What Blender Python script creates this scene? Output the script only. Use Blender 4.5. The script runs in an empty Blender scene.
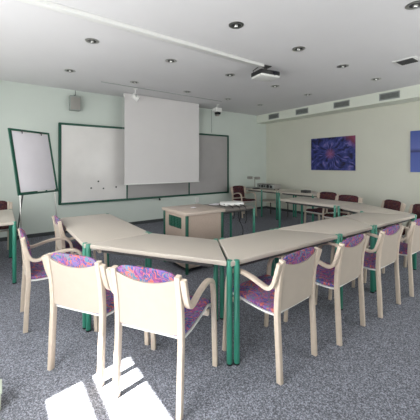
import bpy, bmesh, math, random
from mathutils import Vector, Matrix
random.seed(7)
S = bpy.context.scene
COL = S.collection
PI = math.pi
R = math.radians

# ------------------------------------------------------------------ camera
cd = bpy.data.cameras.new('camera'); cam = bpy.data.objects.new('camera', cd); COL.objects.link(cam)
cam.location = (0, 0, 1.42); cam.rotation_euler = (R(90), 0, R(-35.9))
cd.sensor_width = 36; cd.sensor_fit = 'HORIZONTAL'; cd.lens = 24.86; cd.shift_y = -45/420
cd.clip_start = 0.05
S.camera = cam
# ------------------------------------------------------------------ world, sun, exposure
w = bpy.data.worlds.new('sky'); S.world = w; w.use_nodes = True
bg = w.node_tree.nodes['Background']; bg.inputs[0].default_value = (.88, .94, 1, 1); bg.inputs[1].default_value = 2.4
S.view_settings.view_transform = 'Standard'; S.view_settings.look = 'None'
S.view_settings.gamma = 1; S.view_settings.use_curve_mapping = False
S.view_settings.exposure = 0.04
sl = bpy.data.lights.new('sun', 'SUN'); so = bpy.data.objects.new('sun', sl); COL.objects.link(so)
sl.energy = 90; sl.angle = R(0.6); sl.color = (1, .97, .90)
SUN_DIR = Vector((.986*math.cos(R(52)), .165*math.cos(R(52)), -math.sin(R(52))))
so.rotation_euler = SUN_DIR.to_track_quat('-Z', 'Y').to_euler(); so.location = (-4, 0, 6)
def area(name, loc, d, sx, sy, power, color=(1, 1, 1)):
    l = bpy.data.lights.new(name, 'AREA'); o = bpy.data.objects.new(name, l); COL.objects.link(o)
    l.shape = 'RECTANGLE'; l.size = sx; l.size_y = sy; l.energy = power; l.color = color
    o.location = loc; o.rotation_euler = Vector(d).to_track_quat('-Z', 'Y').to_euler()
# daylight coming in at the windows of the left wall and of the wall behind the camera; the last is an added fill
DAY = (.985, .99, .985)
area('daylight_1', (-1.00, 1.00, 1.35), (1, 0, -.05), 1.4, 1.2, 92, DAY)
area('daylight_2', (-1.00, 3.20, 1.50), (1, 0, .12), 1.4, 1.4, 45, DAY)
area('daylight_3', (-1.00, 5.20, 1.50), (1, 0, .2), 1.4, 1.4, 19, DAY)
area('daylight_4', (0.60, -1.40, 1.60), (0, 1, .30), 1.8, 1.4, 3, DAY)
area('daylight_5', (3.60, -1.40, 1.60), (0, 1, .50), 1.8, 1.4, 61, DAY)
area('added_fill', (5.9, -1.40, 1.60), (0, 1, .2), 1.4, 1.4, 42, DAY)  # fill lamp added to brighten the right wall; no window known there

# ------------------------------------------------------------------ materials
def srgb(r, g, b):
    f = lambda c: (c/255/12.92) if c/255 <= .04045 else ((c/255+.055)/1.055)**2.4
    return (f(r), f(g), f(b), 1)
def mat(name, col, rough=.5, metal=0, noise=0, nscale=20, bump=0, bscale=200, spec=.5):
    m = bpy.data.materials.new(name); m.use_nodes = True
    n = m.node_tree.nodes; L = m.node_tree.links; p = n['Principled BSDF']
    p.inputs['Base Color'].default_value = col; p.inputs['Roughness'].default_value = rough
    p.inputs['Metallic'].default_value = metal; p.inputs['Specular IOR Level'].default_value = spec
    tc = n.new('ShaderNodeTexCoord')
    if noise:
        t = n.new('ShaderNodeTexNoise'); t.inputs['Scale'].default_value = nscale; t.inputs['Detail'].default_value = 5
        L.new(tc.outputs['Object'], t.inputs['Vector'])
        r = n.new('ShaderNodeMapRange'); r.inputs['From Min'].default_value = .3; r.inputs['From Max'].default_value = .7
        r.inputs['To Min'].default_value = 1-noise; r.inputs['To Max'].default_value = 1+noise
        L.new(t.outputs['Fac'], r.inputs['Value'])
        h = n.new('ShaderNodeVectorMath'); h.operation = 'SCALE'; h.inputs[0].default_value = col[:3]
        L.new(r.outputs['Result'], h.inputs['Scale']); L.new(h.outputs[0], p.inputs['Base Color'])
    if bump:
        t = n.new('ShaderNodeTexNoise'); t.inputs['Scale'].default_value = bscale
        L.new(tc.outputs['Object'], t.inputs['Vector'])
        b = n.new('ShaderNodeBump'); b.inputs['Strength'].default_value = bump; b.inputs['Distance'].default_value = .003
        L.new(t.outputs['Fac'], b.inputs['Height']); L.new(b.outputs[0], p.inputs['Normal'])
    return m
def carpet():
    m = mat('carpet', (.1, .1, .1, 1), .95, spec=.1, bump=.6, bscale=220); n = m.node_tree.nodes; L = m.node_tree.links
    tc = n['Texture Coordinate']
    t = n.new('ShaderNodeTexNoise'); t.inputs['Scale'].default_value = 130; t.inputs['Detail'].default_value = 3
    L.new(tc.outputs['Object'], t.inputs['Vector'])
    cr = n.new('ShaderNodeValToRGB'); e = cr.color_ramp.elements
    e[0].position = .36; e[0].color = (.082, .086, .100, 1); e[1].position = .66; e[1].color = (.34, .355, .41, 1)
    k = e.new(.5); k.color = (.165, .172, .198, 1)
    L.new(t.outputs['Fac'], cr.inputs[0])
    L.new(cr.outputs[0], n['Principled BSDF'].inputs['Base Color'])
    return m
def fabric(name, cols, scale=26):
    m = mat(name, (.5, .2, .4, 1), .9, spec=.15, bump=.3, bscale=500); n = m.node_tree.nodes; L = m.node_tree.links
    tc = n['Texture Coordinate']
    mp = n.new('ShaderNodeMapping'); mp.inputs['Scale'].default_value = (1, 1.3, 1); mp.inputs['Rotation'].default_value = (.3, .2, .5)
    oi = n.new('ShaderNodeObjectInfo'); ad = n.new('ShaderNodeVectorMath'); ad.operation = 'ADD'
    L.new(tc.outputs['Object'], ad.inputs[0]); L.new(oi.outputs['Random'], ad.inputs[1]); L.new(ad.outputs[0], mp.inputs[0])
    d = n.new('ShaderNodeTexNoise'); d.inputs['Scale'].default_value = 14; d.inputs['Detail'].default_value = 2
    L.new(mp.outputs[0], d.inputs['Vector'])
    mx = n.new('ShaderNodeMixRGB'); mx.blend_type = 'ADD'; mx.inputs[0].default_value = .16
    L.new(mp.outputs[0], mx.inputs[1]); L.new(d.outputs['Color'], mx.inputs[2])
    v = n.new('ShaderNodeTexVoronoi'); v.inputs['Scale'].default_value = scale
    L.new(mx.outputs[0], v.inputs['Vector'])
    sp = n.new('ShaderNodeSeparateColor'); L.new(v.outputs['Color'], sp.inputs[0])
    cr = n.new('ShaderNodeValToRGB'); cr.color_ramp.interpolation = 'CONSTANT'; e = cr.color_ramp.elements
    e[0].position = 0; e[0].color = cols[0]
    e[1].position = 1/len(cols); e[1].color = cols[1]
    for i, c in enumerate(cols[2:], 2): k = e.new(i/len(cols)); k.color = c
    L.new(sp.outputs[0], cr.inputs[0])
    # thin leaf strokes
    w_ = n.new('ShaderNodeTexWave'); w_.inputs['Scale'].default_value = 15; w_.inputs['Distortion'].default_value = 9
    w_.inputs['Detail'].default_value = 1
    L.new(mx.outputs[0], w_.inputs['Vector'])
    r = n.new('ShaderNodeMath'); r.operation = 'GREATER_THAN'; r.inputs[1].default_value = .91; L.new(w_.outputs['Fac'], r.inputs[0])
    m2 = n.new('ShaderNodeMixRGB'); L.new(r.outputs[0], m2.inputs[0]); L.new(cr.outputs[0], m2.inputs[1]); m2.inputs[2].default_value = cols[-1]
    L.new(m2.outputs[0], n['Principled BSDF'].inputs['Base Color'])
    return m
def ramp_mat(name, stops, kind, scale, detail=4, dist=0, rough=.4, vec=None):
    m = mat(name, (.1, .1, .5, 1), rough); n = m.node_tree.nodes; L = m.node_tree.links
    return m, n, L
M = {
 'wall': mat('mint_paint', srgb(206, 214, 207), .85, noise=.015, nscale=2, bump=.1, bscale=300, spec=.2),
 'wall_r': mat('mint_paint_warm_light', srgb(210, 210, 197), .85, noise=.015, nscale=2, bump=.1, bscale=300, spec=.2),  # wall paint as elsewhere, with the warmer light there put into the colour
 'ceil': mat('ceiling_paint', srgb(222, 221, 222), .9, noise=.01, nscale=2, spec=.2),
 'carpet': carpet(),
 'base': mat('baseboard', srgb(62, 66, 68), .6),
 'top': mat('laminate', srgb(186, 177, 166), .38, noise=.04, nscale=150),
 'edge': mat('laminate_edge', srgb(218, 205, 190), .4),
 'greytop': mat('grey_laminate', srgb(112, 106, 101), .4, noise=.04, nscale=100),
 'palegreen': mat('pale_green_plastic', srgb(176, 186, 170), .5),
 'green': mat('green_enamel', srgb(52, 128, 108), .35),
 'dgreen': mat('dark_green_enamel', srgb(22, 78, 62), .4),
 'wood': mat('bleached_beech', srgb(196, 181, 165), .45, noise=.05, nscale=30),
 'panel': mat('backrest_laminate', srgb(179, 167, 154), .45, noise=.03, nscale=12),
 'fab': fabric('chair_fabric', [srgb(92, 78, 140), srgb(140, 84, 142), srgb(70, 88, 140), srgb(116, 104, 156), srgb(92, 124, 146), srgb(120, 66, 116), srgb(84, 84, 146), srgb(80, 116, 132), srgb(118, 92, 150), srgb(78, 78, 120), srgb(186, 104, 96)], 40),
 'maroon': fabric('maroon_fabric', [srgb(72, 38, 44), srgb(58, 34, 46), srgb(84, 44, 46), srgb(52, 40, 56), srgb(76, 40, 48), srgb(60, 34, 38), srgb(88, 62, 58)], 40),
 'white': mat('white_plastic', srgb(225, 225, 222), .45),
 'grey': mat('grey_plastic', srgb(150, 156, 152), .5),
 'board': mat('whiteboard', srgb(232, 229, 226), .3, noise=.03, nscale=3),
 'gboard': mat('grey_board', srgb(172, 169, 168), .45, noise=.03, nscale=4),
 'paper': mat('paper', srgb(226, 222, 228), .7, noise=.02, nscale=5),
 'screen': mat('screen_cloth', srgb(218, 215, 214), .8, noise=.01, nscale=3, spec=.1),
 'black': mat('black_plastic', srgb(24, 24, 26), .4),
 'dark': mat('dark_grey', srgb(62, 62, 62), .5),
 'metal': mat('steel', srgb(185, 185, 182), .28, metal=1),
 'silver': mat('silver_plastic', srgb(150, 148, 142), .4),
 'desktop': mat('desk_laminate', srgb(176, 162, 150), .4, noise=.04, nscale=100),
 'desk': mat('desk_panel', srgb(166, 149, 136), .5, noise=.05, nscale=60),
 'glass': mat('lens_glass', srgb(30, 30, 40), .05),
 'soffit': mat('soffit_paint', srgb(222, 226, 214), .85, spec=.2),
}
def sun_block_mat():  # cloth of the added blinds that shut out the sun
    m = bpy.data.materials.new('sun_block_cloth'); m.use_nodes = True; n = m.node_tree.nodes; L = m.node_tree.links
    out = n['Material Output']; n.remove(n['Principled BSDF'])
    a = n.new('ShaderNodeBsdfDiffuse'); a.inputs[0].default_value = (.75, .75, .72, 1)
    b = n.new('ShaderNodeBsdfTranslucent'); b.inputs[0].default_value = (.3, .3, .28, 1)
    x = n.new('ShaderNodeMixShader'); x.inputs[0].default_value = .05
    L.new(a.outputs[0], x.inputs[1]); L.new(b.outputs[0], x.inputs[2]); L.new(x.outputs[0], out.inputs[0]); return m
M['blind'] = sun_block_mat()

# ------------------------------------------------------------------ mesh helpers
class MB:
    def __init__(s): s.bm = bmesh.new()
    def _add(s, b2, mtx=None):
        if mtx is not None: bmesh.ops.transform(b2, matrix=mtx, verts=b2.verts)
        me = bpy.data.meshes.new('t'); b2.to_mesh(me); b2.free(); s.bm.from_mesh(me); bpy.data.meshes.remove(me)
    def box(s, c, size, bev=0, rot=None, seg=2):
        b = bmesh.new(); bmesh.ops.create_cube(b, size=1)
        bmesh.ops.scale(b, vec=size, verts=b.verts)
        if bev: bmesh.ops.bevel(b, geom=b.edges[:], offset=bev, segments=seg, affect='EDGES', profile=.5)
        m = Matrix.Translation(c)
        if rot: m = m @ (rot if isinstance(rot, Matrix) else Matrix.Rotation(rot, 4, 'Z'))
        s._add(b, m); return s
    def cyl(s, p0, p1, r, r2=None, seg=20, bev=0):
        p0, p1 = Vector(p0), Vector(p1); d = p1-p0
        b = bmesh.new(); bmesh.ops.create_cone(b, cap_ends=True, segments=seg, radius1=r, radius2=r if r2 is None else r2, depth=d.length)
        if bev:
            es = [e for e in b.edges if abs(e.verts[0].co.z-e.verts[1].co.z) < 1e-6]
            bmesh.ops.bevel(b, geom=es, offset=bev, segments=2, affect='EDGES', profile=.5)
        s._add(b, Matrix.Translation((p0+p1)/2) @ d.to_track_quat('Z', 'Y').to_matrix().to_4x4()); return s
    def lathe(s, prof, seg=24, mtx=None):
        b = bmesh.new(); rings = []
        for r, z in prof: rings.append([b.verts.new((r*math.cos(2*PI*i/seg), r*math.sin(2*PI*i/seg), z)) for i in range(seg)])
        for a, c in zip(rings, rings[1:]):
            for i in range(seg): b.faces.new((a[i], a[(i+1) % seg], c[(i+1) % seg], c[i]))
        b.faces.new(rings[0][::-1]); b.faces.new(rings[-1])
        s._add(b, mtx or Matrix.Identity(4)); return s
    def prism(s, poly, z0, z1, bev=0):
        b = bmesh.new(); lo = [b.verts.new((x, y, z0)) for x, y in poly]; hi = [b.verts.new((x, y, z1)) for x, y in poly]
        b.faces.new(lo[::-1]); b.faces.new(hi); n = len(poly)
        for i in range(n): b.faces.new((lo[i], lo[(i+1) % n], hi[(i+1) % n], hi[i]))
        bmesh.ops.recalc_face_normals(b, faces=b.faces)
        if bev: bmesh.ops.bevel(b, geom=b.edges[:], offset=bev, segments=3, affect='EDGES', profile=.5)
        s._add(b); return s
    def strip(s, pts, wx, th, x, bev=.005):
        """bentwood strip: path pts in the (y,z) plane, width wx along x, thickness th"""
        b = bmesh.new(); P = [Vector((0, p[0], p[1])) for p in pts]; secs = []
        for i, p in enumerate(P):
            d = (P[min(i+1, len(P)-1)]-P[max(i-1, 0)]).normalized(); nrm = Vector((0, -d.z, d.y))
            k = 1
            if 0 < i < len(P)-1:
                c = (P[i]-P[i-1]).normalized().dot(d); k = 1/max(c, .75)
            sec = []
            for sx, sn in ((-1, -1), (1, -1), (1, 1), (-1, 1)):
                sec.append(b.verts.new(p+Vector((x+sx*wx/2, 0, 0))+nrm*sn*th/2*k))
            secs.append(sec)
        for a, c in zip(secs, secs[1:]):
            for i in range(4): b.faces.new((a[i], a[(i+1) % 4], c[(i+1) % 4], c[i]))
        b.faces.new(secs[0][::-1]); b.faces.new(secs[-1])
        bmesh.ops.recalc_face_normals(b, faces=b.faces)
        if bev:
            es = [e for e in b.edges if abs((e.verts[0].co-e.verts[1].co).normalized().x) < .5 and len(e.link_faces) == 2 and e.calc_face_angle() > 1.0]
            bmesh.ops.bevel(b, geom=es, offset=bev, segments=2, affect='EDGES', profile=.5)
        s._add(b); return s
    def tube(s, pts, r, seg=10):
        b = bmesh.new(); P = [Vector(p) for p in pts]; rings = []; prev = None
        for i, p in enumerate(P):
            d = (P[min(i+1, len(P)-1)]-P[max(i-1, 0)]).normalized()
            u = prev if prev is not None else (Vector((0, 0, 1)) if abs(d.z) < .9 else Vector((1, 0, 0)))
            a = (u-d*u.dot(d)).normalized(); prev = a; c = d.cross(a)
            rings.append([b.verts.new(p+(a*math.cos(2*PI*k/seg)+c*math.sin(2*PI*k/seg))*r) for k in range(seg)])
        for a, c in zip(rings, rings[1:]):
            for i in range(seg): b.faces.new((a[i], a[(i+1) % seg], c[(i+1) % seg], c[i]))
        b.faces.new(rings[0][::-1]); b.faces.new(rings[-1]); bmesh.ops.recalc_face_normals(b, faces=b.faces)
        s._add(b); return s
    def build(s, name, m, parent=None, smooth=True, loc=None, rotz=0):
        me = bpy.data.meshes.new(name); s.bm.to_mesh(me); s.bm.free()
        o = bpy.data.objects.new(name, me); COL.objects.link(o); me.materials.append(m)
        if smooth:
            for f in me.polygons: f.use_smooth = True
            try: me.set_sharp_from_angle(angle=R(38))
            except Exception: pass
        if parent: o.parent = parent
        if loc: o.location = loc
        if rotz: o.rotation_euler.z = rotz
        return o
def smooth_path(pts, n=6):
    out = []
    for i in range(len(pts)-1):
        p0 = pts[max(i-1, 0)]; p1 = pts[i]; p2 = pts[i+1]; p3 = pts[min(i+2, len(pts)-1)]
        for k in range(n):
            t = k/n
            out.append(tuple(.5*((2*b)+(-a+c)*t+(2*a-5*b+4*c-d)*t*t+(-a+3*b-3*c+d)*t**3) for a, b, c, d in zip(p0, p1, p2, p3)))
    out.append(tuple(pts[-1])); return out
def tag(o, label, cat, group=None):
    o['label'] = label; o['category'] = cat
    if group: o['group'] = group
    return o
def thing(name, label, cat, loc=(0, 0, 0), rotz=0, group=None):
    o = bpy.data.objects.new(name, None); COL.objects.link(o); o.empty_display_size = .1
    o.location = loc; o.rotation_euler = (0, 0, rotz); return tag(o, label, cat, group)
def struct(o): o['kind'] = 'structure'; return o
def copy_tree(o, parent=None):
    c = o.copy(); COL.objects.link(c)
    if parent: c.parent = parent
    for ch in list(o.children): copy_tree(ch, c)
    return c

# ------------------------------------------------------------------ the room
X0, X1, Y0, Y1, H = -1.1, 7.1, -1.5, 6.65, 3.0
T = .12
def slab(name, a, b, m):
    c = [(a[i]+b[i])/2 for i in range(3)]; s = [b[i]-a[i] for i in range(3)]
    return struct(MB().box((0, 0, 0), s).build(name, m, smooth=False, loc=c))
slab('floor', (X0-T, Y0-T, -.1), (X1+T, Y1+T, 0), M['carpet'])
slab('ceiling', (X0-T, Y0-T, H), (X1+T, Y1+T, H+.1), M['ceil'])
slab('wall_back', (X0-T, Y1, 0), (X1+T, Y1+T, H), M['wall'])
slab('wall_right', (X1, Y0, 0), (X1+T, Y1, H), M['wall_r'])
def wall_with_holes(name, axis, c0, c1, a0, a1, holes, m):
    """wall slab between c0..c1 on the thin axis, running a0..a1, rectangular openings (u0,u1,z0,z1)"""
    mb = MB(); cuts = sorted(holes); u = a0
    def piece(u0, u1, z0, z1):
        if u1-u0 < 1e-4 or z1-z0 < 1e-4: return
        if axis == 'x': mb.box(((c0+c1)/2, (u0+u1)/2, (z0+z1)/2), (c1-c0, u1-u0, z1-z0))
        else: mb.box(((u0+u1)/2, (c0+c1)/2, (z0+z1)/2), (u1-u0, c1-c0, z1-z0))
    for (u0, u1, z0, z1) in cuts:
        piece(u, u0, 0, H); piece(u0, u1, 0, z0); piece(u0, u1, z1, H); u = u1
    piece(u, a1, 0, H)
    return struct(mb.build(name, m, smooth=False))
# windows of the left wall (beyond the frame; the sun enters at the first one)
WL = [(.35, 1.78), (2.5, 3.9), (4.5, 5.9)]
wall_with_holes('wall_left', 'x', X0-T, X0, Y0, Y1, [(a, b, .9, 2.58) for a, b in WL], M['wall'])
WF = [(-.3, 1.5), (2.7, 4.5), (5.1, 6.7)]  # last opening added only to go with the right wall fill
wall_with_holes('wall_front', 'y', Y0-T, Y0, X0-T, X1+T, [(a, b, .9, 2.45) for a, b in WF], M['wall'])
for i, (a, b) in enumerate(WL):
    mb = MB(); x = X0-T+.02; f = .035
    zb = 1.785; top = 2.58
    mb.box((x, (a+b)/2, .9+f/2), (f, b-a, f)); mb.box((x, a+f/4, (top+.9)/2), (f, f/2, top-.9)); mb.box((x, b-f/4, (top+.9)/2), (f, f/2, top-.9))
    mb.box((x, (a+b)/2, 2.167), (f, b-a, .062))
    wn = struct(mb.build('window_%d' % (i+1), M['white'], smooth=False))
    bl = MB().box((x+.05, (a+b)/2, (zb+.9)/2) if i == 0 else (x+.05, (a+b)/2, (top+.9)/2), (.006, b-a-.005, (zb-.9) if i == 0 else (top-.9)))  # blinds added to stop the sun except through the first window's upper panes
    bl.build('window_blind', M['blind'], wn, smooth=False)
for i, (a, b) in enumerate(WF):
    y = Y0-T+.02; mb = MB(); f = .04
    mb.box(((a+b)/2, y, .9+f/2), (b-a, f, f)); mb.box(((a+b)/2, y, 2.45-f/2), (b-a, f, f)); mb.box((a+f/2, y, 1.675), (f, f, 1.55)); mb.box((b-f/2, y, 1.675), (f, f, 1.55)); mb.box(((a+b)/2, y, 1.675), (f, f, 1.55))
    wn = struct(mb.build('window_%d' % (i+4), M['white'], smooth=False))
    MB().box(((a+b)/2, y+.05, 1.675), (b-a-.005, .006, 1.55)).build('window_blind', M['blind'], wn, smooth=False)  # added, unseen: keeps the sun out of the openings behind the camera
slab('baseboard_back', (X0, Y1-.014, 0), (X1, Y1, .07), M['base'])
slab('baseboard_right', (X1-.014, Y0, 0), (X1, Y1-.014, .07), M['base'])
slab('baseboard_left', (X0, Y0, 0), (X0+.014, Y1-.014, .07), M['base'])
# boxed air duct under the ceiling along the right wall
SX = 6.66
slab('trim_1', (SX, Y0, 2.76), (X1, Y1, H), M['soffit'])

# ------------------------------------------------------------------ ceiling things
def downlight(x, y, label):
    t = thing('downlight', label, 'ceiling light', (x, y, H), 0, 'recessed downlights in the ceiling')
    return t
dl = thing('downlight', '', 'ceiling light', (0, 0, H), 0, 'recessed downlights in the ceiling')
MB().lathe([(.052, 0), (.052, -.004), (.078, -.007), (.086, -.004), (.086, 0)]).build('rim', M['metal'], dl)
MB().lathe([(.054, -.001), (.054, -.0035), (.03, -.0025), (.001, -.0025)]).build('reflector', M['dark'], dl)
MB().lathe([(.022, -.002), (.022, -.02), (.016, -.028), (.004, -.030)], 16).build('bulb', M['metal'], dl)
DL = [
 (.95, 3.87, 'leftmost downlight of the second row, above the left end of the whiteboard'),
 (.95, 5.31, 'leftmost downlight of the row nearest the whiteboard wall'),
 (2.10, 3.91, 'downlight second from left in the middle row, before the screen'),
 (2.08, 5.33, 'small downlight just in front of the projection screen by the white spotlight'),
 (2.16, 2.48, 'large downlight nearest the camera, above the ceiling duct'),
 (3.29, 2.49, 'downlight right of the ceiling projector, in the row nearest the camera'),
 (3.27, 3.92, 'downlight left of the ceiling projector beneath the duct end'),
 (3.27, 5.35, 'small downlight above the right part of the projection screen'),
 (4.44, 2.51, 'downlight near the square ceiling grille, third from the right'),
 (4.46, 3.94, 'downlight behind and just right of the ceiling projector'),
 (5.59, 3.98, 'small downlight above the framed flower print'),
 (5.60, 2.53, 'downlight between the square ceiling grille and the wall grilles'),
 (5.54, 5.41, 'tiny downlight nearest the far corner of the room'),
 (4.70, 4.98, 'tiny downlight between the small hanging camera and the projector'),
 (3.32, 1.13, 'downlight cut by the upper right edge of the photo'),
]
DL.pop(13)
DL.append((4.42, 5.37, 'tiny downlight right above the small hanging camera by the whiteboard'))
for i, (x, y, lb) in enumerate(DL):
    o = dl if i == 0 else copy_tree(dl)
    o.location = (x, y, H); o['label'] = lb
# cable duct to projector
tag(MB().box((1.13, 3.215, H-.022), (4.44, .08, .044), .004).build('cable_duct', M['white']), 'long white cable duct running across the ceiling to the projector', 'cable duct')
pj = thing('projector', 'black and white video projector hanging from the ceiling by the duct', 'projector', (3.44, 3.24, 2.82), R(-10))
MB().box((0, 0, .0), (.36, .27, .035), .012).build('lower_shell', M['white'], pj)
MB().box((0, .0, .048), (.37, .28, .07), .015).build('upper_shell', M['black'], pj)
MB().cyl((.08, -.132, .04), (.08, -.16, .04), .034, bev=.004).build('lens', M['glass'], pj)
mb = MB()
for k in range(7): mb.box((-.15+k*.022, -.139, .05), (.010, .004, .03))
mb.build('vent', M['dark'], pj)
MB().cyl((0, .0, .07), (0, .0, .178), .025).box((0, 0, .172), (.16, .12, .012), .003).box((0, 0, .078), (.2, .14, .012), .003).build('mount', M['dark'], pj)
MB().tube([(-.05, .13, .05), (-.09, .2, .08), (-.14, .14, .13), (-.10, .03, .172)], .006).build('cable', M['black'], pj)
# square ceiling grille
gr = thing('ceiling_grille', 'dark square air grille set in the ceiling near the right edge', 'air vent', (5.0, 1.81, H))
MB().box((0, 0, -.006), (.30, .30, .012), .003).build('frame', M['white'], gr)
mb = MB().box((0, 0, -.0135), (.22, .22, .005))
for k in range(9): mb.box((0, -.096+k*.024, -.018), (.22, .01, .008))
mb.build('slats', M['dark'], gr)
# wall grilles on the duct front
wg = thing('wall_grille', '', 'air vent', (SX, 0, 2.88), 0, 'grilles along the boxed duct')
mb = MB(); W_, H_ = .40, .15
mb.box((-.006, 0, H_/2-.01), (.012, W_, .02)).box((-.006, 0, -H_/2+.01), (.012, W_, .02)).box((-.006, W_/2-.01, 0), (.012, .02, H_)).box((-.006, -W_/2+.01, 0), (.012, .02, H_))
mb.build('frame', M['grey'], wg, smooth=False)
MB().box((-.002, 0, 0), (.004, W_-.03, H_-.03)).build('backing', M['dark'], wg, smooth=False)
mb = MB()
for k in range(5): mb.box((-.007, 0, -.045+k*.0225), (.01, W_-.04, .006), rot=Matrix.Rotation(.6, 4, 'Y'))
mb.build('slats', M['grey'], wg, smooth=False)
for i, (y, lb) in enumerate([(5.93, 'air grille on the duct farthest back, nearest the room corner'), (4.93, 'second air grille from the back, above the flower print'),
                             (3.80, 'third air grille from the back, right of the flower print'), (2.74, 'largest-looking air grille, nearest the camera on the duct')]):
    o = wg if i == 0 else copy_tree(wg); o.location = (SX, y, 2.88); o['label'] = lb
# ceiling rail parallel to the board wall
tag(MB().box((3.0, 5.66, H-.004), (2.9, .022, .008)).build('ceiling_rail', M['grey'], smooth=False), 'thin grey rail on the ceiling parallel to the whiteboard wall', 'rail')

# ------------------------------------------------------------------ screen and boards
sc = thing('projection_screen', 'large grey-white roll-down projection screen hanging before the whiteboard', 'projection screen', (3.175, 6.22, 0))
mb = MB().box((0, 0, 1.995), (1.95, .004, 1.99)); mb.build('cloth', M['screen'], sc, smooth=False)
MB().box((0, 0, .995), (1.97, .025, .028), .006).build('bottom_bar', M['white'], sc)
MB().box((0, .05, 2.955), (1.97, .09, .09), .02).build('housing', M['white'], sc)
MB().tube([(-1.01, 0, 2.9), (-1.012, 0, 1.9), (-1.005, 0, 1.9)], .003).build('cord', M['white'], sc)

wb = thing('whiteboard', 'wide green-framed sectional board with white and grey panels on the wall', 'whiteboard', (3.215, Y1, 0))
a, b, z0, z1 = -2.245, 2.245, .60, 2.29
MB().box(((a+b)/2, -.02, (z0+z1)/2), (b-a-.04, .03, z1-z0-.04)).build('backing', M['dgreen'], wb, smooth=False)
mb = MB()
mb.box((0, -.03, z1-.02), (b-a, .055, .045), .012).box((0, -.03, z0+.02), (b-a, .055, .045), .012)
mb.box((a+.02, -.03, (z0+z1)/2), (.05, .055, z1-z0), .012).box((b-.02, -.03, (z0+z1)/2), (.05, .055, z1-z0), .012)
mb.build('frame', M['dgreen'], wb)
xl = -.82; xr = .88
MB().box(((a+xl)/2+.02, -.038, (z0+z1)/2), (xl-a-.06, .008, z1-z0-.085), .002).build('panel', M['board'], wb)['label'] = 'white left panel'
MB().box(((xl+xr)/2, -.038, (z0+z1)/2), (xr-xl-.04, .008, z1-z0-.085), .002).build('panel', M['gboard'], wb)['label'] = 'grey middle panel'
MB().box(((xr+b)/2-.02, -.038, (z0+z1)/2), (b-xr-.06, .008, z1-z0-.085), .002).build('panel', M['gboard'], wb)['label'] = 'grey right panel'
MB().box((xl, -.042, (z0+z1)/2), (.03, .02, z1-z0-.06)).box((xr, -.042, (z0+z1)/2), (.03, .02, z1-z0-.06)).build('mullion', M['dgreen'], wb, smooth=False)
MB().box((-.7, -.06, z0+.005), (1.5, .06, .012), .003).build('pen_tray', M['dgreen'], wb)
MB().tube([(-.0, -.05, z0-.0), (-.0, -.07, z0-.05), (.0, -.09, z0-.05), (0, -.09, z0-.02)], .018).build('hook', M['black'], wb)
for k, (x, z, lb) in enumerate([(1.75, 1.06, 'black magnet highest of the group low on the white panel'), (1.60, .92, 'black magnet leftmost of the group low on the white panel'),
                     (1.86, .90, 'black magnet lowest in the middle of the white panel'), (2.14, .92, 'black magnet on the white panel nearest the screen')]):
    o = MB().cyl((0, -.043, 0), (0, -.056, 0), .017, bev=.002).build('magnet', M['black'], loc=(x, Y1, z))
    tag(o, lb, 'magnet', 'magnets on the whiteboard')

# loudspeaker box on the wall
sp = thing('wall_speaker', 'small grey loudspeaker on a bracket high on the board wall', 'speaker', (1.26, Y1, 2.70))
MB().box((0, -.12, 0), (.21, .14, .30), .012).build('cabinet', M['grey'], sp)
MB().box((0, -.194, -.01), (.18, .010, .25), .004).build('grille_cloth', M['silver'], sp)
MB().box((0, -.025, .08), (.04, .05, .2), .004).cyl((0, -.05, .18), (0, -.12, .155), .010).build('bracket', M['dark'], sp)
MB().tube([(.02, -.05, .15), (.03, -.02, .22), (.03, -.01, .295)], .005).build('cable', M['dark'], sp)
# white spotlight hanging by the screen's corner
st = thing('spotlight', 'small white adjustable spotlight hanging at the screen\'s upper left corner', 'spotlight', (2.27, 5.78, H))
MB().cyl((0, 0, 0), (0, 0, -.014), .05, bev=.003).cyl((0, 0, -.01), (0, 0, -.12), .011).build('stem', M['white'], st)
MB().cyl((-.05, .03, -.13), (.07, .0, -.21), .055, .062, bev=.006).build('head', M['white'], st)
MB().cyl((.069, .0003, -.2095), (.076, -.001, -.214), .052).build('lamp', M['metal'], st)
MB().box((0, 0, -.15), (.016, .13, .05), .003).build('yoke', M['grey'], st)
# small camera hanging above the right board
sc2 = thing('hanging_camera', 'small white camera with black lens front hanging above the grey panel', 'camera', (4.62, 6.06, H))
MB().cyl((0, 0, 0), (0, 0, -.012), .045).cyl((0, 0, -.01), (0, 0, -.11), .010).build('stem', M['white'], sc2)
MB().box((0, 0, -.14), (.19, .17, .11), .012).build('body', M['white'], sc2)
MB().box((0, -.02, -.225), (.12, .12, .07), .012).build('camera_head', M['black'], sc2)
MB().cyl((0, -.075, -.23), (0, -.10, -.235), .024).build('lens', M['glass'], sc2)
MB().box((.0, 0, -.275), (.09, .09, .04), .008).build('base', M['silver'], sc2)
tag(MB().tube([(0, -.008, .64), (0, -.008, 0)], .006).build('wall_cable', M['grey'], loc=(4.86, Y1, 2.34)), 'thin grey cable running down the wall to the board beside the screen', 'cable')
tag(MB().box((0, -.02, 0), (.10, .04, .14), .006).box((0, -.008, -.2), (.02, .016, .3)).build('socket_box', M['white'], loc=(4.36, Y1, .47)), 'small pale socket box on the wall below the whiteboard behind the lectern', 'socket')

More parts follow.
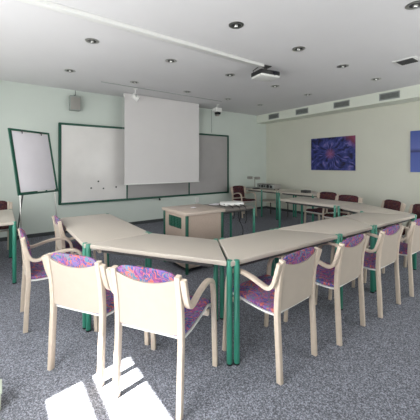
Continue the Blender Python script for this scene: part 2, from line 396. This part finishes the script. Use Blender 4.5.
# ------------------------------------------------------------------ flipchart (board leans back)
yaw, til = .653, .193
fc = thing('flipchart', 'green-framed flipchart easel with blank white paper by the left wall', 'flipchart', (.434, 5.216, 0), yaw)
LM = Matrix.Translation((0, 0, 1.469)) @ Matrix.Rotation(-til, 4, 'X')
def fb(mb, c, s, bev=0):
    return mb.box(LM @ Vector(c), s, bev, LM.to_3x3().to_4x4())
bw, bh = .717, .988
mb = fb(MB(), (0, .01, 0), (bw-.03, .014, bh-.03)); mb.build('board', M['board'], fc)
mb = MB()
fb(mb, (0, 0, bh/2-.015), (bw, .022, .03), .006); fb(mb, (0, 0, -bh/2+.02), (bw, .022, .04), .006)
fb(mb, (-bw/2+.02, 0, 0), (.045, .022, bh), .006); fb(mb, (bw/2-.014, 0, 0), (.028, .022, bh), .006)
mb.build('frame', M['dgreen'], fc)
mb = MB(); fb(mb, (0, -.003, .0), (bw-.09, .006, bh-.09), .001); mb.build('paper_pad', M['paper'], fc)
mb = MB(); fb(mb, (0, -.035, -bh/2+.015), (bw*.9, .05, .012), .003); mb.build('pen_tray', M['dgreen'], fc)
for s_ in (-1, 1):
    mb = MB(); c = LM @ Vector((s_*.17, -.02, bh/2-.03)); mb.cyl(c, c+Vector((0, -.02, 0)), .012).cyl(c+Vector((0, -.018, 0)), c+Vector((0, -.018, -.04)), .006); mb.build('paper_hook', M['dark'], fc)
lb_ = LM @ Vector((0, .02, -bh/2)); lt = LM @ Vector((0, .03, .3))
for s_ in (-1, 1):
    MB().cyl((s_*.31, lb_.y, lb_.z+.05), (s_*.33, lb_.y-.06, 0), .011).build('leg', M['metal'], fc)
MB().cyl((0, lt.y, lt.z), (.0, lt.y+.33, 0), .011).build('leg', M['dark'], fc)
mk = MB().cyl((-.04, 0, 0), (.06, 0, 0), .008).cyl((.06, 0, 0), (.09, 0, 0), .009).build('marker', M['white'])
p = Matrix.Translation((.434, 5.216, 0)) @ Matrix.Rotation(yaw, 4, 'Z') @ LM @ Vector((-.02, -.04, -bh/2+.030)); mk.location = p; mk.rotation_euler.z = yaw
tag(mk, 'white marker pen lying left on the flipchart tray', 'marker', 'markers on the flipchart tray')
mk2 = mk.copy(); COL.objects.link(mk2); mk2.location = p + Vector((math.cos(yaw), math.sin(yaw), 0))*.18; mk2['label'] = 'white marker pen lying right on the flipchart tray'

# ------------------------------------------------------------------ pictures on the right wall
def pic_flower():
    m = mat('flower_print', (.1, .1, .5, 1), .35); n = m.node_tree.nodes; L = m.node_tree.links; tc = n['Texture Coordinate']
    g = n.new('ShaderNodeSeparateXYZ'); L.new(tc.outputs['Object'], g.inputs[0])
    # angle and radius about the flower's centre in the (y,z) plane
    dy = n.new('ShaderNodeMath'); dy.operation = 'SUBTRACT'; L.new(g.outputs[1], dy.inputs[0]); dy.inputs[1].default_value = .05
    an = n.new('ShaderNodeMath'); an.operation = 'ARCTAN2'; L.new(g.outputs[2], an.inputs[0]); L.new(dy.outputs[0], an.inputs[1])
    sx = n.new('ShaderNodeCombineXYZ'); L.new(dy.outputs[0], sx.inputs[0]); L.new(g.outputs[2], sx.inputs[1])
    ln = n.new('ShaderNodeVectorMath'); ln.operation = 'LENGTH'; L.new(sx.outputs[0], ln.inputs[0])
    q1 = n.new('ShaderNodeTexNoise'); q1.inputs['Scale'].default_value = 3.2; L.new(tc.outputs['Object'], q1.inputs[0])
    q2 = n.new('ShaderNodeMath'); q2.operation = 'MULTIPLY_ADD'; q2.inputs[1].default_value = 1.1; L.new(q1.outputs['Fac'], q2.inputs[0]); L.new(an.outputs[0], q2.inputs[2])
    cv = n.new('ShaderNodeCombineXYZ'); L.new(q2.outputs[0], cv.inputs[0])
    mm = n.new('ShaderNodeMath'); mm.operation = 'MULTIPLY'; mm.inputs[1].default_value = 1.0; L.new(ln.outputs['Value'], mm.inputs[0]); L.new(mm.outputs[0], cv.inputs[1])
    t = n.new('ShaderNodeTexNoise'); t.inputs['Scale'].default_value = 5.5; t.inputs['Detail'].default_value = 5; L.new(cv.outputs[0], t.inputs[0])
    cr = n.new('ShaderNodeValToRGB'); e = cr.color_ramp.elements
    e[0].position = .36; e[0].color = srgb(14, 16, 44); e[1].position = .68; e[1].color = srgb(120, 110, 170)
    k = e.new(.5); k.color = srgb(44, 52, 118); k = e.new(.58); k.color = srgb(64, 72, 140)
    L.new(t.outputs['Fac'], cr.inputs[0])
    r = n.new('ShaderNodeMapRange'); r.inputs['From Min'].default_value = .0; r.inputs['From Max'].default_value = .16; r.inputs['To Min'].default_value = .45; r.inputs['To Max'].default_value = 0
    L.new(ln.outputs['Value'], r.inputs[0])
    m1 = n.new('ShaderNodeMixRGB'); m1.inputs[2].default_value = srgb(205, 110, 130); L.new(r.outputs[0], m1.inputs[0]); L.new(cr.outputs[0], m1.inputs[1])
    # pink corner at the upper right of the print (towards -y, +z)
    ad = n.new('ShaderNodeMath'); ad.operation = 'SUBTRACT'; L.new(g.outputs[2], ad.inputs[0]); L.new(g.outputs[1], ad.inputs[1])
    r2 = n.new('ShaderNodeMapRange'); r2.inputs['From Min'].default_value = .68; r2.inputs['From Max'].default_value = .95; r2.inputs['To Max'].default_value = .5; L.new(ad.outputs[0], r2.inputs[0])
    m2 = n.new('ShaderNodeMixRGB'); m2.inputs[2].default_value = srgb(190, 90, 110); L.new(r2.outputs[0], m2.inputs[0]); L.new(m1.outputs[0], m2.inputs[1])
    L.new(m2.outputs[0], n['Principled BSDF'].inputs['Base Color']); return m
def pic_sea():
    m = mat('sea_print', (.1, .1, .5, 1), .35); n = m.node_tree.nodes; L = m.node_tree.links; tc = n['Texture Coordinate']
    g = n.new('ShaderNodeSeparateXYZ'); L.new(tc.outputs['Object'], g.inputs[0])
    r = n.new('ShaderNodeMapRange'); r.inputs['From Min'].default_value = -.45; r.inputs['From Max'].default_value = .45; L.new(g.outputs[2], r.inputs[0])
    cr = n.new('ShaderNodeValToRGB'); e = cr.color_ramp.elements
    e[0].position = 0; e[0].color = srgb(76, 96, 172); e[1].position = 1; e[1].color = srgb(56, 78, 150)
    k = e.new(.46); k.color = srgb(66, 84, 160); k = e.new(.5); k.color = srgb(34, 40, 92); k = e.new(.58); k.color = srgb(84, 98, 168)
    L.new(r.outputs[0], cr.inputs[0]); L.new(cr.outputs[0], n['Principled BSDF'].inputs['Base Color']); return m
def picture(y0, y1, z0, z1, m, lb):
    t = thing('wall_print', lb, 'picture', (X1, (y0+y1)/2, (z0+z1)/2))
    MB().box((-.012, 0, 0), (.018, y1-y0-.02, z1-z0-.02)).build('frame', M['dark'], t, smooth=False)
    MB().box((-.023, 0, 0), (.006, y1-y0, z1-z0)).build('print', m, t, smooth=False)
picture(3.68, 4.93, 1.28, 2.15, pic_flower(), 'blue flower print with pink centre on the right wall')
picture(1.3, 2.50, 1.27, 2.14, pic_sea(), 'plain blue print cut by the right edge of the photo')

# ------------------------------------------------------------------ tables
TZ = .74
def table(label, poly, legs, cat='table', group='conference tables in the ring', z=TZ, th=.036, rail=True, top='top'):
    cx = sum(p[0] for p in poly)/len(poly); cy = sum(p[1] for p in poly)/len(poly)
    t = thing('conference_table', label, cat, (cx, cy, 0), 0, group)
    q = [(x-cx, y-cy) for x, y in poly]
    MB().prism(q, z-th, z, .006).build('tabletop', M[top], t)
    for (x, y) in legs:
        lg = MB().cyl((x-cx, y-cy, .008), (x-cx, y-cy, z+.003), .0215, bev=.004).build('leg', M['green'], t)
        MB().cyl((x-cx, y-cy, 0), (x-cx, y-cy, .012), .022).build('foot_cap', M['black'], lg)
    if rail:
        k = .80; mb = MB(); n = len(q)
        for i in range(n):
            a_, b_ = Vector((q[i][0]*k, q[i][1]*k, z-th-.018)), Vector((q[(i+1) % n][0]*k, q[(i+1) % n][1]*k, z-th-.018))
            d = b_-a_; mb.box((a_+b_)/2, (d.length, .02, .034), rot=math.atan2(d.y, d.x))
        mb.build('under_frame', M['dark'], t, smooth=False)
    return t
table('angled corner table nearest the camera, behind the two front chairs', [(.60, 2.64), (1.23, 2.69), (1.60, 2.10), (1.295, 1.59)],
      [(.615, 2.625), (1.215, 2.71), (1.60, 2.12), (1.325, 1.593)])
table('table right of the twin green legs, first chair of the right row tucked to it', [(1.312, 1.562), (2.70, 1.55), (2.38, 2.10), (1.614, 2.10)],
      [(1.371, 1.568), (2.665, 1.56), (2.33, 2.10), (1.665, 2.11)])
table('second table of the right row, its short side towards the camera', [(2.715, 1.55), (3.385, 1.55), (3.70, 2.10), (2.395, 2.10)],
      [(2.715, 1.56), (3.365, 1.56), (3.64, 2.10), (2.40, 2.10)])
table('last table of the right row before the far bend', [(3.40, 1.55), (4.61, 1.55), (4.265, 2.10), (3.715, 2.10)],
      [(3.43, 1.56), (4.56, 1.56), (4.25, 2.10), (3.75, 2.10)])
table('angled table at the far right bend of the ring', [(4.63, 1.56), (5.23, 2.66), (4.55, 2.66), (4.285, 2.11)],
      [(4.64, 1.62), (5.18, 2.62), (4.54, 2.635), (4.305, 2.145)])
table('far table of the ring along the right wall', [(4.52, 2.675), (5.23, 2.675), (5.23, 3.88), (4.50, 3.88)],
      [(4.53, 2.70), (5.15, 2.70), (5.20, 3.85), (4.505, 3.86)])
table('left table of the ring running towards the whiteboard', [(.585, 2.645), (1.225, 2.70), (1.24, 4.15), (.585, 4.15)],
      [(.60, 2.685), (1.21, 2.76), (1.215, 4.12), (.61, 4.12)])
table('side table cut by the left edge of the photo near the flipchart', [(-.95, 4.18), (.15, 4.18), (.15, 5.40), (-.95, 5.40)],
      [(-.93, 4.21), (.14, 4.20), (.13, 5.38), (-.93, 5.38)], group=None, rail=False)
table('wall table in the far corner carrying the silver device', [(5.80, 5.05), (6.52, 5.05), (6.52, 6.32), (5.80, 6.32)],
      [(5.82, 5.08), (6.50, 5.08), (6.50, 5.60), (5.80, 5.60)], group=None)
table('empty wall table right of the one carrying the silver device', [(5.80, 3.98), (6.52, 3.98), (6.52, 5.04), (5.80, 5.04)],
      [(5.82, 4.01), (6.50, 4.01), (6.50, 5.01), (5.82, 5.01)], group=None)
table('small table with dark-edged top right of the lectern', [(2.66, 3.43), (3.40, 3.43), (3.46, 4.12), (2.70, 4.12)],
      [(2.68, 3.45), (3.39, 3.45), (3.44, 4.10), (2.72, 4.10)], group=None, top='greytop')
st_ = thing('low_stand', 'low beige stand beneath the far corner table', 'stand', (6.15, 5.45, 0))
MB().box((0, 0, .42), (.44, .72, .035), .004).build('shelf', M['top'], st_)
for sx in (-1, 1):
    for sy in (-1, 1): MB().cyl((sx*.18, sy*.31, 0), (sx*.18, sy*.31, .41), .014).build('leg', M['dark'], st_)

# ------------------------------------------------------------------ lectern desk
lx0, lx1, ly0, ly1, lz = 1.94, 2.57, 3.20, 3.87, .80
lc = thing('lectern', 'beige closed teacher desk with green posts and louvred side', 'desk', ((lx0+lx1)/2, (ly0+ly1)/2, 0))
hx, hy = (lx1-lx0)/2, (ly1-ly0)/2
MB().box((0, 0, lz-.02), (2*hx+.02, 2*hy+.02, .04), .006).build('top', M['desktop'], lc)
MB().box((0, -hy+.03, .42), (2*hx-.08, .016, .70)).build('front_panel', M['desk'], lc, smooth=False)
MB().box((0, hy-.03, .42), (2*hx-.08, .016, .70)).build('back_panel', M['desk'], lc, smooth=False)
MB().box((-hx+.03, 0, .42), (.016, 2*hy-.08, .70)).build('side_panel', M['desk'], lc, smooth=False)
MB().box((hx-.03, 0, .42), (.016, 2*hy-.08, .70)).build('side_panel', M['desk'], lc, smooth=False)
for sx in (-1, 1):
    for sy in (-1, 1):
        MB().cyl((sx*(hx-.025), sy*(hy-.025), 0), (sx*(hx-.025), sy*(hy-.025), lz-.035), .022).build('post', M['dgreen'], lc)
mb = MB().box((-hx+.019, 0, .64), (.008, .34, .15))
for k in range(6): mb.box((-hx+.010, 0, .585+k*.022), (.014, .31, .006), rot=Matrix.Rotation(.5, 4, 'Y'))
for k in range(-1, 2): mb.box((-hx+.010, k*.085, .64), (.012, .01, .14))
mb.build('louvre', M['dgreen'], lc, smooth=False)
tag(MB().box((0, 0, .002), (.085, .055, .004), rot=.5).build('paper_slip', M['paper'], loc=(2.28, 3.56, lz)), 'small white slip of paper lying on the teacher desk', 'paper')

# white device with cables on the small table
dv = thing('overhead_device', 'flat white device with black cables lying on the small table', 'device', (3.13, 3.74, TZ), R(-14))
mb = MB()
mb.prism([(-.17, -.15), (.17, -.16), (.21, -.02), (.16, .10), (-.14, .12), (-.19, .0)], .014, .062, .014); mb.build('case', M['white'], dv)
mb = MB()
for x_, y_ in ((-.15, -.1), (.14, -.11), (.14, .08), (-.15, .1)): mb.cyl((x_, y_, 0), (x_, y_, .016), .015)
mb.build('foot', M['black'], dv)
for k in range(3):
    x_ = -.12+k*.11
    MB().tube(smooth_path([(x_, -.14, .03), (x_+.01, -.24, .03), (x_+.02, -.318, -.01), (x_+.03, -.325, -.10-.03*k), (x_+.01, -.31, -.17-.04*k)], 4), .006, 8).build('cable', M['black'], dv)
MB().box((0, -.135, .045), (.36, .02, .012), .003, rot=-.03).build('strip', M['dark'], dv)
tag(MB().box((0, 0, .0), (.20, .15, .006), .001, rot=.3).build('paper_sheet', M['paper'], loc=(3.02, 4.0, TZ+.003)), 'white sheet of paper lying behind the flat white device', 'paper')
tag(MB().tube(smooth_path([(3.24, 3.52, .01), (3.18, 3.5, .2), (3.21, 3.52, .38), (3.16, 3.56, .55), (3.2, 3.6, .69)], 5), .006, 8).build('hanging_cable', M['black']), 'black cable hanging below the small table to the carpet', 'cable')

# ------------------------------------------------------------------ devices on the wall table
mx_ = thing('audio_device', 'silver audio unit with black knobs on the far corner table', 'device', (6.14, 5.66, TZ), 0)
MB().box((0, 0, .085), (.26, .66, .13), .008).build('case', M['silver'], mx_)
MB().box((-.134, .0, .085), (.006, .60, .10), .001).build('front_plate', M['grey'], mx_)
for y_, r_ in ((-.22, .036), (-.10, .044), (.02, .026), (.11, .036), (.21, .022)):
    MB().cyl((-.134, y_, .085), (-.158, y_, .085), r_, bev=.003).build('knob', M['black'], mx_)
MB().box((-.138, -.04, .135), (.008, .30, .014)).build('slot', M['black'], mx_)
for y_ in (-.28, .28): MB().cyl((-.08, y_, 0), (-.08, y_, .025), .02).cyl((.08, y_, 0), (.08, y_, .025), .02).build('foot', M['black'], mx_)
vz = thing('document_camera', 'pale document camera with two lamp heads on the far corner table', 'document camera', (6.02, 6.17, TZ), 0)
MB().box((0, 0, .016), (.30, .26, .030), .006).build('base', M['grey'], vz)
MB().cyl((.08, 0, .03), (.08, 0, .30), .014).build('arm', M['silver'], vz)
MB().tube([(.08, -.02, .29), (.05, -.14, .31)], .009).tube([(.08, .02, .29), (.05, .14, .31)], .009).build('lamp_arm', M['white'], vz)
for s_ in (-1, 1): MB().box((.03, s_*.15, .30), (.12, .14, .08), .02).build('lamp_head', M['silver'], vz)
tag(MB().box((0, 0, .018), (.16, .12, .030), .005).build('small_black_box', M['black'], loc=(5.90, 5.92, TZ)), 'small black box on the far table between silver unit and chair', 'device')
tag(MB().box((0, 0, .03), (.2, .16, .06), .006).build('dark_box', M['dark'], loc=(6.1, 4.40, TZ)), 'small dark grey box on the empty wall table', 'box')

# ------------------------------------------------------------------ chairs
def make_chair(fab):
    t = thing('armchair', '', 'chair')
    # side frames: rear post and bentwood arm loop
    for s_ in (-1, 1):
        post = smooth_path([(-.235, 0), (-.225, .22), (-.214, .44), (-.222, .60), (-.238, .71), (-.256, .805)], 4)
        MB().strip(post, .034, .036, s_*.216).build('rear_leg', M['wood'], t)
        arm = smooth_path([(-.258, .790), (-.243, .735), (-.226, .680), (-.208, .636), (-.182, .612), (-.148, .606), (-.10, .618), (-.03, .638), (.05, .650), (.11, .650), (.160, .634), (.192, .600), (.208, .55), (.216, .48), (.230, .25), (.245, 0)], 2)
        MB().strip(arm, .036, .026, s_*.252).build('arm_leg', M['wood'], t)
    # backrest shell (curved plywood) between the posts
    b = bmesh.new(); nx, nz = 12, 12; grid = {}
    def post_y(z): 
        P = [(-.214, .44), (-.222, .60), (-.238, .71), (-.256, .805), (-.268, .88)]
        for (ya, za), (yb, zb) in zip(P, P[1:]):
            if z <= zb: return ya+(yb-ya)*(z-za)/(zb-za)
        return P[-1][0]
    def shell(off, th, z0, topf, xw, botf=None):
        bm = bmesh.new(); F = []; B = []
        for j in range(nz+1):
            rf, rb = [], []
            for i in range(nx+1):
                u = -1+2*i/nx; x = xw*u; zt = topf(u); zb0 = botf(u) if botf else z0; z = zb0+(zt-zb0)*j/nz
                y = post_y(z)-.012*(1-u*u)+off
                tk = th if not callable(th) else th(u, j/nz)
                rf.append(bm.verts.new((x, y+tk, z))); rb.append(bm.verts.new((x, y, z)))
            F.append(rf); B.append(rb)
        for j in range(nz):
            for i in range(nx):
                bm.faces.new((F[j][i], F[j][i+1], F[j+1][i+1], F[j+1][i])); bm.faces.new((B[j][i+1], B[j][i], B[j+1][i], B[j+1][i+1]))
        for i in range(nx):
            bm.faces.new((F[0][i+1], F[0][i], B[0][i], B[0][i+1])); bm.faces.new((F[nz][i], F[nz][i+1], B[nz][i+1], B[nz][i]))
        for j in range(nz):
            bm.faces.new((F[j][0], F[j+1][0], B[j+1][0], B[j][0])); bm.faces.new((F[j+1][nx], F[j][nx], B[j][nx], B[j+1][nx]))
        bmesh.ops.recalc_face_normals(bm, faces=bm.faces); m_ = MB(); m_.bm.free(); m_.bm = bm; return m_
    shell(-.008, .012, .455, lambda u: .742+.040*u*u, .203).build('backrest_shell', M['panel'], t)
    cu = shell(.005, lambda u, v: .012+.034*(max(0, 1-u**4)*max(0, 1-(2*v-1)**4))**.5, .48, lambda u: .797+.032*max(0, 1-u**4)**.6, .199, lambda u: .500)
    cu.build('back_cushion', fab, t)
    # seat: plywood base and upholstered pad
    prof = smooth_path([(-.205, .432), (-.10, .424), (.05, .432), (.17, .444), (.225, .436), (.245, .415)], 3)
    MB().strip(prof, .448, .012, 0, 0).build('seat_base', M['white'], t)
    pad = [(y, z+.021) for y, z in prof]
    MB().strip(pad, .440, .028, 0, .010).build('seat_cushion', fab, t)
    MB().box((0, .17, .405), (.468, .03, .036), .004).build('seat_rail', M['wood'], t)
    return t
proto_c = make_chair(M['fab']); proto_m = make_chair(M['maroon'])
used = set()
def place(proto, x, y, rot, label, group):
    if proto.name in used: o = copy_tree(proto)
    else: used.add(proto.name); o = proto
    o.location = (x, y, 0); o.rotation_euler = (0, 0, R(rot)); o['label'] = label; o['group'] = group
G1 = 'beige armchairs with multicoloured fabric around the ring'
place(proto_c, .892, 1.722, -57, 'front armchair with its back to the camera, nearest the sun patch', G1)
place(proto_c, .602, 2.232, -57, 'second front armchair, left of the nearest one, back to the camera', G1)
place(proto_c, .41, 3.13, -90, 'armchair seen from the side at the left table, pulled out, facing right', G1)
place(proto_c, .78, 3.74, -90, 'armchair pushed in deep at the left table beneath the flipchart', G1)
place(proto_c, 1.67, 1.515, 5, 'first armchair of the right row, beside the twin green legs', G1)
place(proto_c, 2.37, 1.505, 4, 'second armchair of the right row', G1)
place(proto_c, 3.08, 1.50, 2, 'third armchair of the right row, before the lone wide green leg', G1)
place(proto_c, 3.82, 1.50, 1, 'fourth armchair of the right row, cut by the right edge', G1)
G2 = 'armchairs with dark red fabric at the far side'
place(proto_m, 5.57, 3.62, 90, 'dark red armchair farthest left behind the far table of the ring', G2)
place(proto_m, 5.30, 3.02, 90, 'dark red armchair second from left behind the far table', G2)
place(proto_m, 5.15, 2.28, 58, 'dark red armchair turned at the far bend of the ring', G2)
place(proto_m, 4.90, 1.76, 58, 'dark red armchair at the far bend cut by the right edge', G2)
place(proto_m, 5.52, 6.02, 178, 'dark red armchair alone in the far corner beside the wall table', G2)
place(proto_m, -.10, 5.70, 180, 'dark red armchair behind the side table at the left edge', G2)

# pale thing at the lower left edge
bx = thing('storage_box', 'pale green plastic box just entering the lower left edge', 'box', (-.095, 2.12, 0))
MB().box((0, 0, .05), (.2, .12, .10), .01).build('body', M['palegreen'], bx)
MB().box((0, 0, .107), (.21, .13, .014), .004).build('lid', M['palegreen'], bx)
